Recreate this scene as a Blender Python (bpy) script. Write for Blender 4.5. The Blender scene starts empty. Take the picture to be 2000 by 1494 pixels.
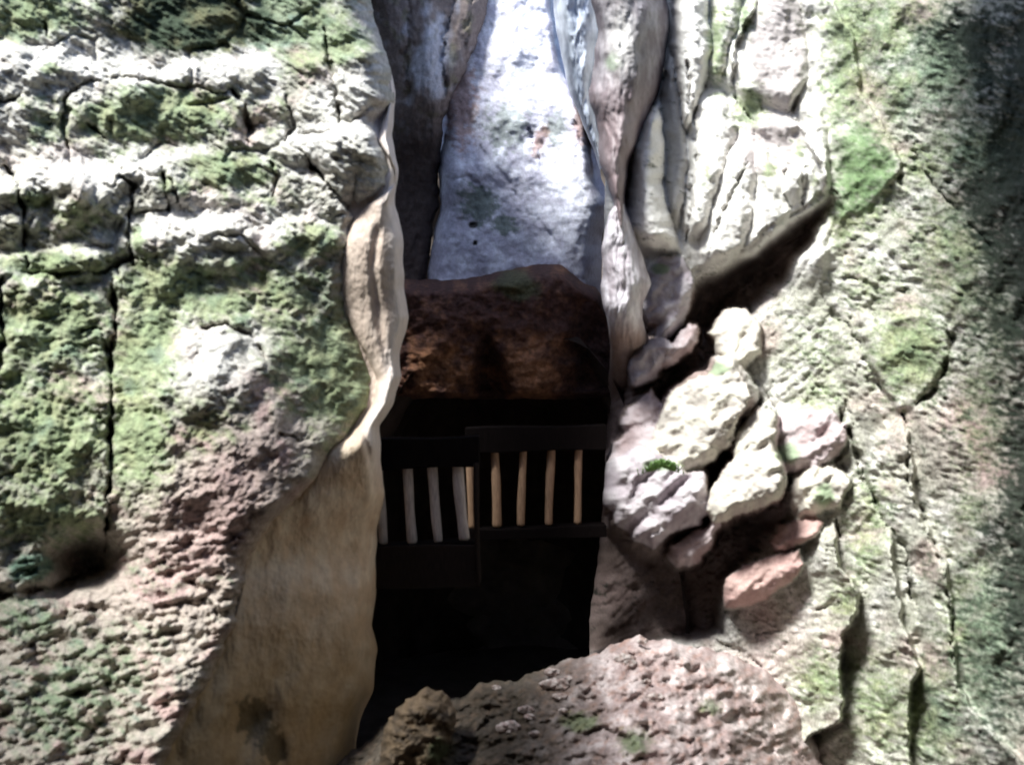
import bpy, math
import numpy as np
from mathutils import Vector

# ------------------------------------------------------------------ camera, sky, sun, exposure
scene = bpy.context.scene
C = scene.collection
F = 1732.0          # focal length in pixels of a 2000 px wide frame
ZC = 5.0            # eye height above the cave floor
cam_d = bpy.data.cameras.new("camera")
cam = bpy.data.objects.new("camera", cam_d)
C.objects.link(cam)
cam.location = (0, 0, ZC)
cam.rotation_euler = (math.radians(90), 0, 0)
cam_d.sensor_width = 36.0
cam_d.lens = 36.0 * F / 2000.0
cam_d.clip_end = 500
cam_d.dof.use_dof = True
cam_d.dof.focus_distance = 60.0
cam_d.dof.aperture_fstop = 1.35
scene.camera = cam

SUN_DIR = Vector((0.40, 0.40, -0.82)).normalized()      # the way the light travels
world = bpy.data.worlds.new("World")
scene.world = world
world.use_nodes = True
wn = world.node_tree.nodes
wl = world.node_tree.links
sky = wn.new("ShaderNodeTexSky")
sky.sky_type = 'NISHITA'
sky.sun_disc = False
sky.sun_elevation = math.asin(-SUN_DIR.z)
sky.sun_rotation = math.atan2(-SUN_DIR.x, -SUN_DIR.y)
wl.new(sky.outputs[0], wn["Background"].inputs[0])
wn["Background"].inputs[1].default_value = 0.13
sun_d = bpy.data.lights.new("sun", 'SUN')
sun_d.energy = 4.0
sun_d.angle = math.radians(13.0)
sun_d.color = (0.985, 1.0, 0.955)
sun = bpy.data.objects.new("sun", sun_d)
C.objects.link(sun)
sun.location = (-6, -6, 20)
sun.rotation_euler = SUN_DIR.to_track_quat('-Z', 'Y').to_euler()
scene.view_settings.view_transform = 'Standard'
scene.view_settings.look = 'None'
scene.view_settings.exposure = 1.38
scene.view_settings.gamma = 1.0
scene.cycles.max_bounces = 6
scene.cycles.diffuse_bounces = 4

# ------------------------------------------------------------------ noise and field helpers
def _hash(ix, iy, seed):
    h = (ix.astype(np.int64) * 374761393 + iy.astype(np.int64) * 668265263 + seed * 982451653) & 0xFFFFFFFF
    h = ((h ^ (h >> 13)) * 1274126177) & 0xFFFFFFFF
    h = ((h ^ (h >> 16)) * 2246822519) & 0xFFFFFFFF
    return h ^ (h >> 15)

def perlin(x, y, seed=0):
    x = np.asarray(x, float); y = np.asarray(y, float)
    x0 = np.floor(x); y0 = np.floor(y)
    fx = x - x0; fy = y - y0
    u = fx * fx * fx * (fx * (fx * 6 - 15) + 10)
    v = fy * fy * fy * (fy * (fy * 6 - 15) + 10)
    def g(dx, dy):
        a = (_hash(x0 + dx, y0 + dy, seed) & 1023) * (2 * math.pi / 1024)
        return np.cos(a) * (fx - dx) + np.sin(a) * (fy - dy)
    n = (g(0, 0) * (1 - u) + g(1, 0) * u) * (1 - v) + (g(0, 1) * (1 - u) + g(1, 1) * u) * v
    return n * 1.5

def fbm(x, y, seed=0, oct=4, gain=0.5):
    s = 0; a = 1.0; t = 0
    for k in range(oct):
        s = s + a * perlin(x, y, seed + 17 * k); t += a
        x = x * 2.03 + 5.1; y = y * 2.03 - 3.7; a *= gain
    return s / t

def ridged(x, y, seed=0, oct=4):
    s = 0; a = 1.0; t = 0
    for k in range(oct):
        s = s + a * (1 - 2 * np.abs(perlin(x, y, seed + 31 * k))); t += a
        x = x * 2.1 + 1.3; y = y * 2.1 + 7.7; a *= 0.5
    return s / t

def worley(x, y, seed=0):
    """distance to the nearest and second nearest cell point"""
    x0 = np.floor(x); y0 = np.floor(y)
    d1 = np.full(x.shape, 9.0); d2 = np.full(x.shape, 9.0)
    for i in (-1, 0, 1):
        for j in (-1, 0, 1):
            h = _hash(x0 + i, y0 + j, seed)
            qx = x0 + i + (h & 1023) / 1023.0; qy = y0 + j + ((h >> 10) & 1023) / 1023.0
            d = np.hypot(x - qx, y - qy)
            d2 = np.minimum(d2, np.maximum(d, d1)); d1 = np.minimum(d1, d)
    return d1, d2

def sst(a, b, x):
    t = np.clip((x - a) / (b - a), 0, 1)
    return t * t * (3 - 2 * t)

def gauss(x, y, cx, cy, rx, ry, ang=0.0):
    c, s = math.cos(math.radians(ang)), math.sin(math.radians(ang))
    u = ((x - cx) * c + (y - cy) * s) / rx; v = (-(x - cx) * s + (y - cy) * c) / ry
    return np.exp(-(u * u + v * v))

def pdist(x, y, pts):
    """distance to a polyline"""
    d = np.full(x.shape, 1e9)
    for (ax, ay), (bx, by) in zip(pts[:-1], pts[1:]):
        L2 = (bx - ax) ** 2 + (by - ay) ** 2 + 1e-9
        t = np.clip(((x - ax) * (bx - ax) + (y - ay) * (by - ay)) / L2, 0, 1)
        d = np.minimum(d, np.hypot(x - ax - t * (bx - ax), y - ay - t * (by - ay)))
    return d

def sdpoly(x, y, pts):
    """signed distance to a closed polygon, positive inside"""
    d = pdist(x, y, list(pts) + [pts[0]])
    ins = np.zeros(x.shape, bool)
    for (ax, ay), (bx, by) in zip(pts, list(pts[1:]) + [pts[0]]):
        c = ((ay > y) != (by > y)) & (x < (bx - ax) * (y - ay) / ((by - ay) + 1e-12) + ax)
        ins ^= c
    return np.where(ins, d, -d)

def along(v, pts, axis):
    """value of a polyline given as (x, y) points: axis 1 gives x at height y, axis 0 gives y at x"""
    p = sorted(pts, key=lambda q: q[axis])
    k = [q[axis] for q in p]; w = [q[1 - axis] for q in p]
    # rounded between the points
    kk = np.linspace(k[0], k[-1], 600); ww = np.interp(kk, k, w)
    n = max(3, int(600 * 14 / max(1, (k[-1] - k[0]))) | 1)
    ker = np.hanning(n + 2)[1:-1]; ker /= ker.sum()
    ww = np.convolve(np.pad(ww, n // 2, mode='edge'), ker, mode='valid')
    return np.interp(v, kk, ww)

def carve(x, y, h, cracks, seed=3, warp=13.0):
    wx = x + warp * fbm(x / 34, y / 34, seed, 4, .6); wy = y + warp * fbm(x / 34, y / 34, seed + 9, 4, .6)
    for pts, w, dep in cracks:
        d = pdist(wx, wy, pts)
        k = 0.62 + 0.75 * perlin(wx / 38, wy / 38, seed + 4)
        e = np.minimum(np.hypot(wx - pts[0][0], wy - pts[0][1]), np.hypot(wx - pts[-1][0], wy - pts[-1][1]))
        ww = np.maximum(0.62 * w * k * sst(-12, 30, e), 1.6)
        h = h - 0.6 * dep * np.clip(k * 1.3, .25, 1.2) * (0.75 * np.exp(-(d / ww) ** 2) + 0.25 * np.exp(-d / (2.6 * ww)))
    return h

def to_world(px, py, Y):
    return np.stack([(px - 1000.0) / F * Y, Y, ZC - (py - 747.0) / F * Y], -1)

# ------------------------------------------------------------------ colours (linear surface colours, some also used to paint light and shade)
LIME = np.array((0.39, 0.375, 0.315)); PALE = np.array((0.62, 0.60, 0.57)); PINK = np.array((0.40, 0.29, 0.27))
MOSS = np.array((0.19, 0.255, 0.12)); TEAL = np.array((0.075, 0.155, 0.11)); OLIVE = np.array((0.25, 0.285, 0.14))
TAN = np.array((0.80, 0.63, 0.42)); BROWN = np.array((0.20, 0.13, 0.095)); RUST = np.array((0.30, 0.12, 0.05))
DARKG = np.array((0.045, 0.065, 0.040)); GREY = np.array((0.33, 0.31, 0.31)); LILAC = np.array((0.45, 0.40, 0.42))

def mixc(a, b, t):
    t = np.clip(t, 0, 1)[..., None]
    return a * (1 - t) + b * t

# ------------------------------------------------------------------ materials
def rock_material(name, rough=0.85, fine=26.0, bump=0.35, contrast=0.55, spec=0.3):
    m = bpy.data.materials.new(name); m.use_nodes = True
    n = m.node_tree.nodes; l = m.node_tree.links
    b = n["Principled BSDF"]
    at = n.new("ShaderNodeAttribute"); at.attribute_name = "tint"
    tc = n.new("ShaderNodeTexCoord")
    n1 = n.new("ShaderNodeTexNoise"); n1.inputs["Scale"].default_value = fine; n1.inputs["Detail"].default_value = 6; n1.inputs["Roughness"].default_value = 0.65
    n2 = n.new("ShaderNodeTexNoise"); n2.inputs["Scale"].default_value = fine * 3.1; n2.inputs["Detail"].default_value = 4
    l.new(tc.outputs["Object"], n1.inputs["Vector"]); l.new(tc.outputs["Object"], n2.inputs["Vector"])
    mr = n.new("ShaderNodeMapRange"); mr.inputs[1].default_value = 0.3; mr.inputs[2].default_value = 0.7
    mr.inputs[3].default_value = 1 - contrast; mr.inputs[4].default_value = 1 + contrast * 0.7
    l.new(n1.outputs["Fac"], mr.inputs[0])
    mk = n.new("ShaderNodeMix"); mk.data_type = 'FLOAT'; mk.inputs[2].default_value = 1.0
    l.new(at.outputs["Alpha"], mk.inputs[0]); l.new(mr.outputs[0], mk.inputs[3])
    mx = n.new("ShaderNodeMix"); mx.data_type = 'RGBA'; mx.blend_type = 'MULTIPLY'; mx.inputs[0].default_value = 1.0
    l.new(at.outputs["Color"], mx.inputs[6]); l.new(mk.outputs[0], mx.inputs[7])
    l.new(mx.outputs[2], b.inputs["Base Color"])
    b.inputs["Roughness"].default_value = rough
    b.inputs["Specular IOR Level"].default_value = spec
    ad = n.new("ShaderNodeMath"); ad.operation = 'ADD'
    l.new(n1.outputs["Fac"], ad.inputs[0]); l.new(n2.outputs["Fac"], ad.inputs[1])
    bp = n.new("ShaderNodeBump"); bp.inputs["Strength"].default_value = bump; bp.inputs["Distance"].default_value = 0.03
    ml = n.new("ShaderNodeMath"); ml.operation = 'MULTIPLY'; ml.inputs[1].default_value = bump
    l.new(at.outputs["Alpha"], ml.inputs[0]); l.new(ml.outputs[0], bp.inputs["Strength"])
    l.new(ad.outputs[0], bp.inputs["Height"]); l.new(bp.outputs[0], b.inputs["Normal"])
    return m

M_ROUGH = rock_material("mossy_limestone", 0.9, 22.0, 0.45, 0.42)
M_SMOOTH = rock_material("flowstone", 0.6, 9.0, 0.15, 0.18, 0.4)
M_ROCK = rock_material("bare_limestone", 0.8, 16.0, 0.3, 0.3)
M_RUST = rock_material("rusty_rock", 0.9, 14.0, 0.5, 0.6)

def wood_material(name, col, scale=4.0):
    m = bpy.data.materials.new(name); m.use_nodes = True
    n = m.node_tree.nodes; l = m.node_tree.links; b = n["Principled BSDF"]
    tc = n.new("ShaderNodeTexCoord"); mp = n.new("ShaderNodeMapping"); mp.inputs["Scale"].default_value = (22, 22, 2.2)
    nz = n.new("ShaderNodeTexNoise"); nz.inputs["Scale"].default_value = scale; nz.inputs["Detail"].default_value = 5
    l.new(tc.outputs["Object"], mp.inputs[0]); l.new(mp.outputs[0], nz.inputs["Vector"])
    cr = n.new("ShaderNodeValToRGB")
    cr.color_ramp.elements[0].position = 0.3; cr.color_ramp.elements[1].position = 0.7
    cr.color_ramp.elements[0].color = (*[c * 0.62 for c in col], 1); cr.color_ramp.elements[1].color = (*[c * 1.15 for c in col], 1)
    l.new(nz.outputs["Fac"], cr.inputs[0]); l.new(cr.outputs[0], b.inputs["Base Color"])
    bp = n.new("ShaderNodeBump"); bp.inputs["Strength"].default_value = 0.3; bp.inputs["Distance"].default_value = 0.01
    l.new(nz.outputs["Fac"], bp.inputs["Height"]); l.new(bp.outputs[0], b.inputs["Normal"])
    b.inputs["Roughness"].default_value = 0.8; b.inputs["Specular IOR Level"].default_value = 0.05
    return m

# ------------------------------------------------------------------ mesh builders
def tag(o, label=None, cat=None, group=None, kind=None):
    if label: o["label"] = label
    if cat: o["category"] = cat
    if group: o["group"] = group
    if kind: o["kind"] = kind
    return o

def link_grid(name, V, col, mat, wrap=False, base=None):
    """V: rows x cols x 3 world points; one smooth mesh with its own tint per vertex"""
    nr, nc = V.shape[:2]
    P = V.reshape(-1, 3)
    loc = np.array([P[:, 0].mean(), P[:, 1].mean(), P[:, 2].min()]) if base is None else np.array(base)
    idx = np.arange(nr * nc).reshape(nr, nc)
    if wrap:
        nx = np.roll(idx, -1, 1)
        a, b, c, d = idx[:-1], nx[:-1], nx[1:], idx[1:]
    else:
        a, b, c, d = idx[:-1, :-1], idx[:-1, 1:], idx[1:, 1:], idx[1:, :-1]
    q = np.stack([a, d, c, b], -1).reshape(-1, 4)
    me = bpy.data.meshes.new(name)
    me.vertices.add(len(P)); me.vertices.foreach_set("co", (P - loc).astype(np.float32).ravel())
    me.loops.add(q.size); me.loops.foreach_set("vertex_index", q.astype(np.int32).ravel())
    me.polygons.add(len(q)); me.polygons.foreach_set("loop_start", np.arange(0, q.size, 4, dtype=np.int32))
    me.update(calc_edges=True)
    me.polygons.foreach_set("use_smooth", np.ones(len(q), bool))
    at = me.color_attributes.new("tint", 'FLOAT_COLOR', 'POINT')
    rgba = np.ones((len(P), 4), np.float32); rgba[:, :col.shape[-1]] = col.reshape(len(P), -1)
    at.data.foreach_set("color", rgba.ravel())
    me.materials.append(mat)
    o = bpy.data.objects.new(name, me); o.location = loc
    C.objects.link(o)
    return o

def curl(u, w0, w1, r0, r1):
    """how far an edge rolls back: u in 0..1 over the strip, w the share that rolls, r the depth of the roll"""
    out = np.zeros_like(u)
    if r0 > 0:
        t = np.clip((w0 - u) / w0, 0, 1); out = out + r0 * (1 - np.sqrt(np.maximum(0, 1 - t ** 2.0)))
    if r1 > 0:
        t = np.clip((u - 1 + w1) / w1, 0, 1); out = out + r1 * (1 - np.sqrt(np.maximum(0, 1 - t ** 2.0)))
    return out

def strip(name, A, B, v0, v1, fun, mat, axis=1, step=3.0, nu=None, roll=(0.1, 0.1, 0, 0), wob=0.0, seed=1, edge_end=False):
    """a relief between two edge lines A and B. axis 1: rows run down the picture, A left and B right; axis 0: columns, A top and B bottom.
    fun(px, py) gives distance from the eye and surface colour."""
    nv = int((v1 - v0) / step) + 1
    v = np.linspace(v0, v1, nv)
    a = along(v, A, axis); b = along(v, B, axis)
    if wob:
        ws, wo = (75, 2) if mat is M_SMOOTH or name == "pale_rock" else (30, 4)
        a = a + wob * fbm(v / ws, v * 0 + 3.3, seed, wo); b = b + wob * fbm(v / ws, v * 0 + 8.3, seed + 5, wo)
    if nu is None: nu = int(np.max(b - a) / step) + 1
    s = np.linspace(0, 1, nu)
    # finer steps where an edge rolls
    if roll[2] > 0: s = np.where(s < roll[0], roll[0] * (s / roll[0]) ** 1.7, s)
    if roll[3] > 0: s = np.where(s > 1 - roll[1], 1 - roll[1] * ((1 - s) / roll[1]) ** 1.7, s)
    U = np.broadcast_to(s[None, :], (nv, nu))
    W = a[:, None] * (1 - U) + b[:, None] * U
    Vv = np.broadcast_to(v[:, None], (nv, nu))
    px, py = (W, Vv) if axis == 1 else (Vv, W)
    Y, col = fun(px.copy(), py.copy())
    Y = Y + curl(U, *roll)
    P = to_world(px, py, Y)
    if axis == 0:
        P = P.transpose(1, 0, 2); col = col.transpose(1, 0, 2)
    return link_grid(name, P, col, mat)

def boulder(name, pts, Y, bulge, mat, colf, relief, n=2.3, tilt=(0, 0), nt=None, nr=None, back=0.7, centre=None, seed=0, rough=8.0, grow=1.07):
    """a closed rock: its outline runs through pts, it bulges towards the eye and, behind, away from it"""
    pts = np.array(pts, float)
    c = pts.mean(0) if centre is None else np.array(centre, float)
    cl = np.vstack([pts, pts[:1]])
    seg = np.hypot(*np.diff(cl, axis=0).T); L = np.concatenate([[0], np.cumsum(seg)])
    if nt is None: nt = int(L[-1] / 3.2)
    t = np.linspace(0, L[-1], nt, endpoint=False)
    ox = np.interp(t, L, cl[:, 0]); oy = np.interp(t, L, cl[:, 1])
    k = max(3, int(nt * 0.018) | 1); ker = np.ones(k) / k
    sm = lambda z: np.convolve(np.concatenate([z[-k:], z, z[:k]]), ker, mode='same')[k:-k]
    ox, oy = sm(ox), sm(oy)
    rr = np.hypot(ox - c[0], oy - c[1])
    th = np.arctan2(oy - c[1], ox - c[0])
    ox = c[0] + (ox - c[0]) * grow; oy = c[1] + (oy - c[1]) * grow
    wv = 1 + rough / np.maximum(rr, 10) * fbm(np.cos(th) * 3 + seed, np.sin(th) * 3 + seed, seed, 4)
    ox = c[0] + (ox - c[0]) * wv; oy = c[1] + (oy - c[1]) * wv
    if nr is None: nr = int(rr.max() / 3.0) + 4
    rho = np.sin(np.linspace(0, math.pi / 2, nr)) ** 0.9
    def layer(r, sgn):
        R = r[:, None]
        px = c[0] + (ox[None] - c[0]) * R; py = c[1] + (oy[None] - c[1]) * R
        prof = np.maximum(0, 1 - R ** n) ** (1 / n) + 0 * px
        fade = np.sqrt(np.maximum(0, 1 - R ** 6))
        if sgn > 0:
            h = bulge * prof + fade * (relief(px, py) + tilt[0] * (px - c[0]) / 100 + tilt[1] * (py - c[1]) / 100)
            YY = Y - h
        else:
            YY = Y + back * bulge * prof
        return px, py, YY
    f = layer(rho, 1); bk = layer(rho[::-1][1:], -1)
    px = np.vstack([f[0], bk[0]]); py = np.vstack([f[1], bk[1]]); YY = np.vstack([f[2], bk[2]])
    return link_grid(name, to_world(px, py, YY), colf(px, py), mat, wrap=True)

# ------------------------------------------------------------------ the mossy wall beside the gap
LW_EDGE = [(700, -160), (722, 0), (745, 80), (762, 140), (770, 190), (752, 240), (745, 275), (775, 330), (775, 360), (735, 400), (715, 440), (705, 500),
           (702, 560), (712, 620), (735, 690), (752, 740), (740, 790), (700, 850), (660, 885), (630, 930), (575, 985), (530, 1030), (500, 1080),
           (488, 1160), (470, 1220), (430, 1300), (390, 1370), (350, 1440), (325, 1494), (250, 1700)]
def left_wall(x, y):
    wx = x + 26 * fbm(x / 90, y / 90, 11, 3); wy = y + 22 * fbm(x / 90, y / 90, 12, 3)
    h = np.zeros_like(x)
    # treads: the rock steps forward going down
    t1 = along(x, [(-200, 120), (0, 100), (100, 110), (200, 145), (300, 140), (450, 110), (560, 105), (640, 120), (700, 95), (790, 60)], 0)
    t2 = along(x, [(-200, 360), (0, 350), (60, 335), (240, 335), (330, 320), (440, 315), (520, 290), (570, 268), (680, 255), (790, 250)], 0)
    t3 = along(x, [(-200, 520), (0, 505), (70, 500), (230, 470), (290, 440), (420, 430), (560, 440), (640, 425), (700, 400), (790, 400)], 0)
    h += 0.15 * sst(-28, 30, wy - t1)
    h += 0.36 * sst(-34, 44, wy - t2) * (0.35 + 0.65 * np.maximum(gauss(x, y, 150, 340, 150, 90), gauss(x, y, 650, 250, 100, 70))) * (.75 + .5 * fbm(x / 60, y / 60, 14, 3))
    h += 0.30 * sst(-30, 40, wy - t3) * (0.4 + 0.6 * gauss(x, y, 420, 430, 160, 80)) * (.75 + .5 * fbm(x / 60, y / 60, 15, 3))
    h += .32 * sst(500, 760, x) * sst(470, 300, y)
    # lower blocks lean out slowly
    h += 0.35 * sst(520, 1000, wy)
    h += 1.25 * sst(1040, 1650, wy + 0.10 * (x - 250))
    h += 0.16 * gauss(x, y, 425, 745, 75, 95, 10) + 0.12 * gauss(x, y, 480, 960, 150, 130, -20)
    h += 0.22 * sst(210, 330, x) * sst(560, 760, y) * (1 - sst(520, 720, x))
    h -= 0.28 * gauss(x, y, 700, 720, 110, 150)
    h += 0.10 * fbm(x / 130, y / 130, 21, 4)
    # blocks on upper steps
    b1, b2 = worley(wx / 120 + 3.1, wy / 85 + 1.7, 5)
    h += sst(620, 470, y) * (0.06 * (perlin(wx / 70, wy / 50, 8)) - 0.05 * np.exp(-((b2 - b1) / 0.09) ** 2) * sst(0.0, 0.25, perlin(x / 110, y / 110, 66)))
    h = carve(x, y, h, [
        ([(222, 545), (224, 640), (215, 720), (218, 800), (215, 900), (212, 1000), (205, 1075)], 10, 0.42),
        ([(232, 520), (236, 560)], 17, 0.30), ([(205, 660), (212, 730)], 14, 0.25),
        ([(2, 540), (4, 640), (-3, 760)], 10, 0.35), ([(8, 320), (30, 360), (45, 400), (48, 450), (56, 520)], 8, 0.30),
        ([(232, 345), (262, 365), (252, 430), (254, 480), (264, 515)], 8, 0.26), ([(128, 185), (125, 260), (140, 325)], 9, 0.2),
        ([(455, 178), (478, 205), (486, 240), (485, 285)], 13, 0.36), ([(318, 325), (320, 370), (330, 415)], 6, 0.26), ([(330, 350), (350, 400)], 7, 0.26),
        ([(585, 295), (620, 335), (655, 375), (690, 420)], 9, 0.36), ([(632, 60), (650, 150), (664, 235)], 9, 0.26),
        ([(525, 320), (542, 345), (532, 385)], 8, 0.24), ([(130, 188), (175, 160), (235, 152), (300, 160), (380, 172), (445, 182)], 8, 0.14),
        ([(-60, 1165), (0, 1160), (100, 1146), (200, 1112)], 14, 0.32), ([(60, 532), (150, 534), (200, 528), (255, 505), (262, 495)], 9, 0.22),
        ([(262, 500), (290, 520)], 7, 0.2), ([(70, 570), (0, 575)], 4, 0.08), ([(395, 642), (440, 632), (490, 655), (520, 700)], 9, 0.20),
        ([(545, 850), (580, 858), (625, 856)], 8, 0.20), ([(640, 885), (655, 900)], 8, 0.2), ([(560, 190), (575, 250), (560, 275)], 10, 0.25),
        ([(160, 640), (215, 650)], 6, 0.13), ([(600, 560), (640, 580)], 8, 0.14), ([(40, 180), (25, 195), (0, 200)], 10, 0.2), ([(85, 40), (90, 70)], 9, 0.2),
        ([(410, 1170), (432, 1205)], 8, 0.14), ([(330, 1060), (420, 1065), (470, 1052)], 7, 0.12), ([(170, 240), (205, 270)], 10, 0.22),
    ], 31)
    h -= 0.85 * gauss(x, y, 170, 1092, 62, 46, -15) + 0.25 * gauss(x, y, 110, 1150, 60, 18, -12)
    h += 0.10 * gauss(x, y, 55, 1105, 55, 26, -12)
    # grain: diagonal streaks above, pits below
    c, s = math.cos(math.radians(33)), math.sin(math.radians(33))
    u = x * c + y * s; v = -x * s + y * c
    up = sst(640, 430, y + 0.25 * (x - 400) * (x > 400))
    st = fbm(u / 60, v / 13, 41, 4, 0.6)
    h += up * 0.042 * st
    c2, s2 = math.cos(math.radians(-14)), math.sin(math.radians(-14))
    u2 = x * c2 + y * s2 + 10 * fbm(x / 50, y / 50, 6, 2); v2 = -x * s2 + y * c2
    low = sst(1000, 1180, y + 0.15 * x)
    sc = 1.0
    p1, _ = worley(u2 / 24, v2 / 15, 51); p2, _ = worley(u2 / 44, v2 / 24, 52)
    facet = gauss(x, y, 660, 740, 120, 130)
    md = 0.20 + 1.05 * sst(-.3, .4, fbm(x / 80, y / 80, 56, 3))
    h -= (1 - up) * (1 - 0.75 * facet) * md * (0.015 * p1 + 0.033 * fbm(u2 / 20, v2 / 10, 53, 4, .6))
    h -= low * (.4 + .8 * sst(-.3, .4, fbm(x / 100, y / 70, 58, 3))) * (0.05 * sst(0.15, 0.75, p2) + 0.11 * fbm(u2 / 36, v2 / 17, 55, 4, .5) + .06 * ridged(u2 / 90, v2 / 40, 57, 2))
    h += 0.022 * fbm(x / 11, y / 8, 61, 3)
    Y = 7.5 + 0.8 * np.clip(x / 780, -0.3, 1.2) - h
    # colour
    n1 = fbm(x / 70, y / 70, 71, 5, 0.6); n2 = fbm(u / 40, v / 14, 72, 4, 0.6); n3 = fbm(x / 26, y / 20, 73, 4, 0.6)
    col = mixc(LIME, PALE, sst(-0.1, 0.5, n1 + 0.15) * sst(1000, 500, y))
    col = mixc(col, PINK, 0.8 * sst(0.0, 0.5, fbm(x / 90, y / 90, 75, 4)) + 0.9 * gauss(x, y, 440, 960, 230, 110, -48) + 0.35 * low)
    pale = np.maximum.reduce([gauss(x, y, 150, 335, 190, 45), gauss(x, y, 400, 430, 160, 42), gauss(x, y, 640, 262, 110, 40), gauss(x, y, 90, 130, 160, 60), gauss(x, y, 330, 140, 150, 30),
                              gauss(x, y, 690, 180, 70, 70), gauss(x, y, 420, 700, 75, 75), gauss(x, y, 700, 400, 60, 80), gauss(x, y, 170, 185, 40, 20), gauss(x, y, 30, 260, 30, 60)])
    moss = np.zeros_like(x)
    for cx, cy, rx, ry, a in [(300, 220, 160, 60, 1.0), (440, 335, 100, 40, 0.9), (90, 250, 60, 50, .6), (60, 30, 120, 50, .9), (560, 40, 110, 60, 1.0), (660, 90, 70, 50, .9), (70, 390, 50, 22, .8),
                              (160, 430, 80, 40, .5), (100, 520, 150, 30, .8), (100, 640, 130, 90, .85), (330, 560, 110, 60, .9), (540, 560, 140, 60, .6), (290, 680, 70, 120, .9), (270, 850, 70, 120, .8),
                              (90, 850, 120, 130, .8), (660, 720, 130, 130, 1.0), (560, 620, 90, 60, .5), (80, 1010, 120, 60, .7), (120, 1380, 160, 120, .55), (50, 1210, 90, 60, .55), (250, 1250, 110, 60, .35),
                              (100, 135, 26, 18, 1.2), (540, 240, 30, 50, .5), (620, 470, 80, 40, .8), (100, 200, 70, 30, .5), (270, 460, 14, 50, .8), (420, 600, 120, 60, .7), (420, 830, 90, 90, .5), (240, 760, 40, 200, .6), (30, 800, 60, 200, .6), (330, 1120, 120, 60, .45), (180, 1300, 160, 90, .5), (480, 400, 90, 40, .5), (360, 360, 60, 30, .6), (220, 300, 60, 30, .6), (600, 120, 60, 40, .6), (40, 60, 80, 50, .7)]:
        moss = np.maximum(moss, a * gauss(x, y, cx, cy, rx, ry))
    mk = sst(0.0, 0.8, moss * 1.35 + 0.7 * n2 + 0.5 * n3 - 0.62 * pale - 0.55 * gauss(x, y, 450, 960, 230, 90, -50) - .12 * low - 0.02)
    mcol = mixc(MOSS, OLIVE, sst(-0.2, 0.5, fbm(x / 45, y / 45, 77, 3)))
    mcol = mixc(mcol, TEAL, np.maximum(gauss(x, y, 60, 1105, 80, 40), 0.8 * gauss(x, y, 400, 40, 190, 90)) + 0.6 * sst(0.1, 0.5, fbm(x / 60, y / 60, 78, 3)) + .5 * low)
    col = mixc(col, PALE * 1.12, 0.8 * pale)  # ledge tops and the knob whitened, painting light from above
    col = mixc(col, mcol, 0.8 * mk)
    dk = np.maximum(gauss(x, y, 370, 40, 190, 80), 0)
    col = mixc(col, mixc(DARKG + 0 * x[..., None], np.array((0.13, 0.13, 0.07)), sst(-.1, .4, n1)), sst(0.35, 0.62, dk + 0.3 * n2))
    col = mixc(col, TEAL, 0.85 * sst(0.35, 0.7, gauss(x, y, 60, 1108, 60, 34, -12) + 0.2 * n3))
    tanb = sst(26, 4, along(y, LW_EDGE, 1) - x) * sst(540, 640, y)
    col = mixc(col, np.array((.46, .36, .27)), 0.7 * tanb)
    return Y, np.clip(col, 0.01, 0.85)
o = strip("rock_wall", [(-430, -160), (-430, 1700)], LW_EDGE, -160, 1700, left_wall, M_ROUGH, 1, 3.0, roll=(0.1, 0.05, 0, 0.7), wob=7, seed=2)
tag(o, "stepped mossy limestone wall with pitted blocks and long cracks, beside the cream flowstone", "rock wall")

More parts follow.
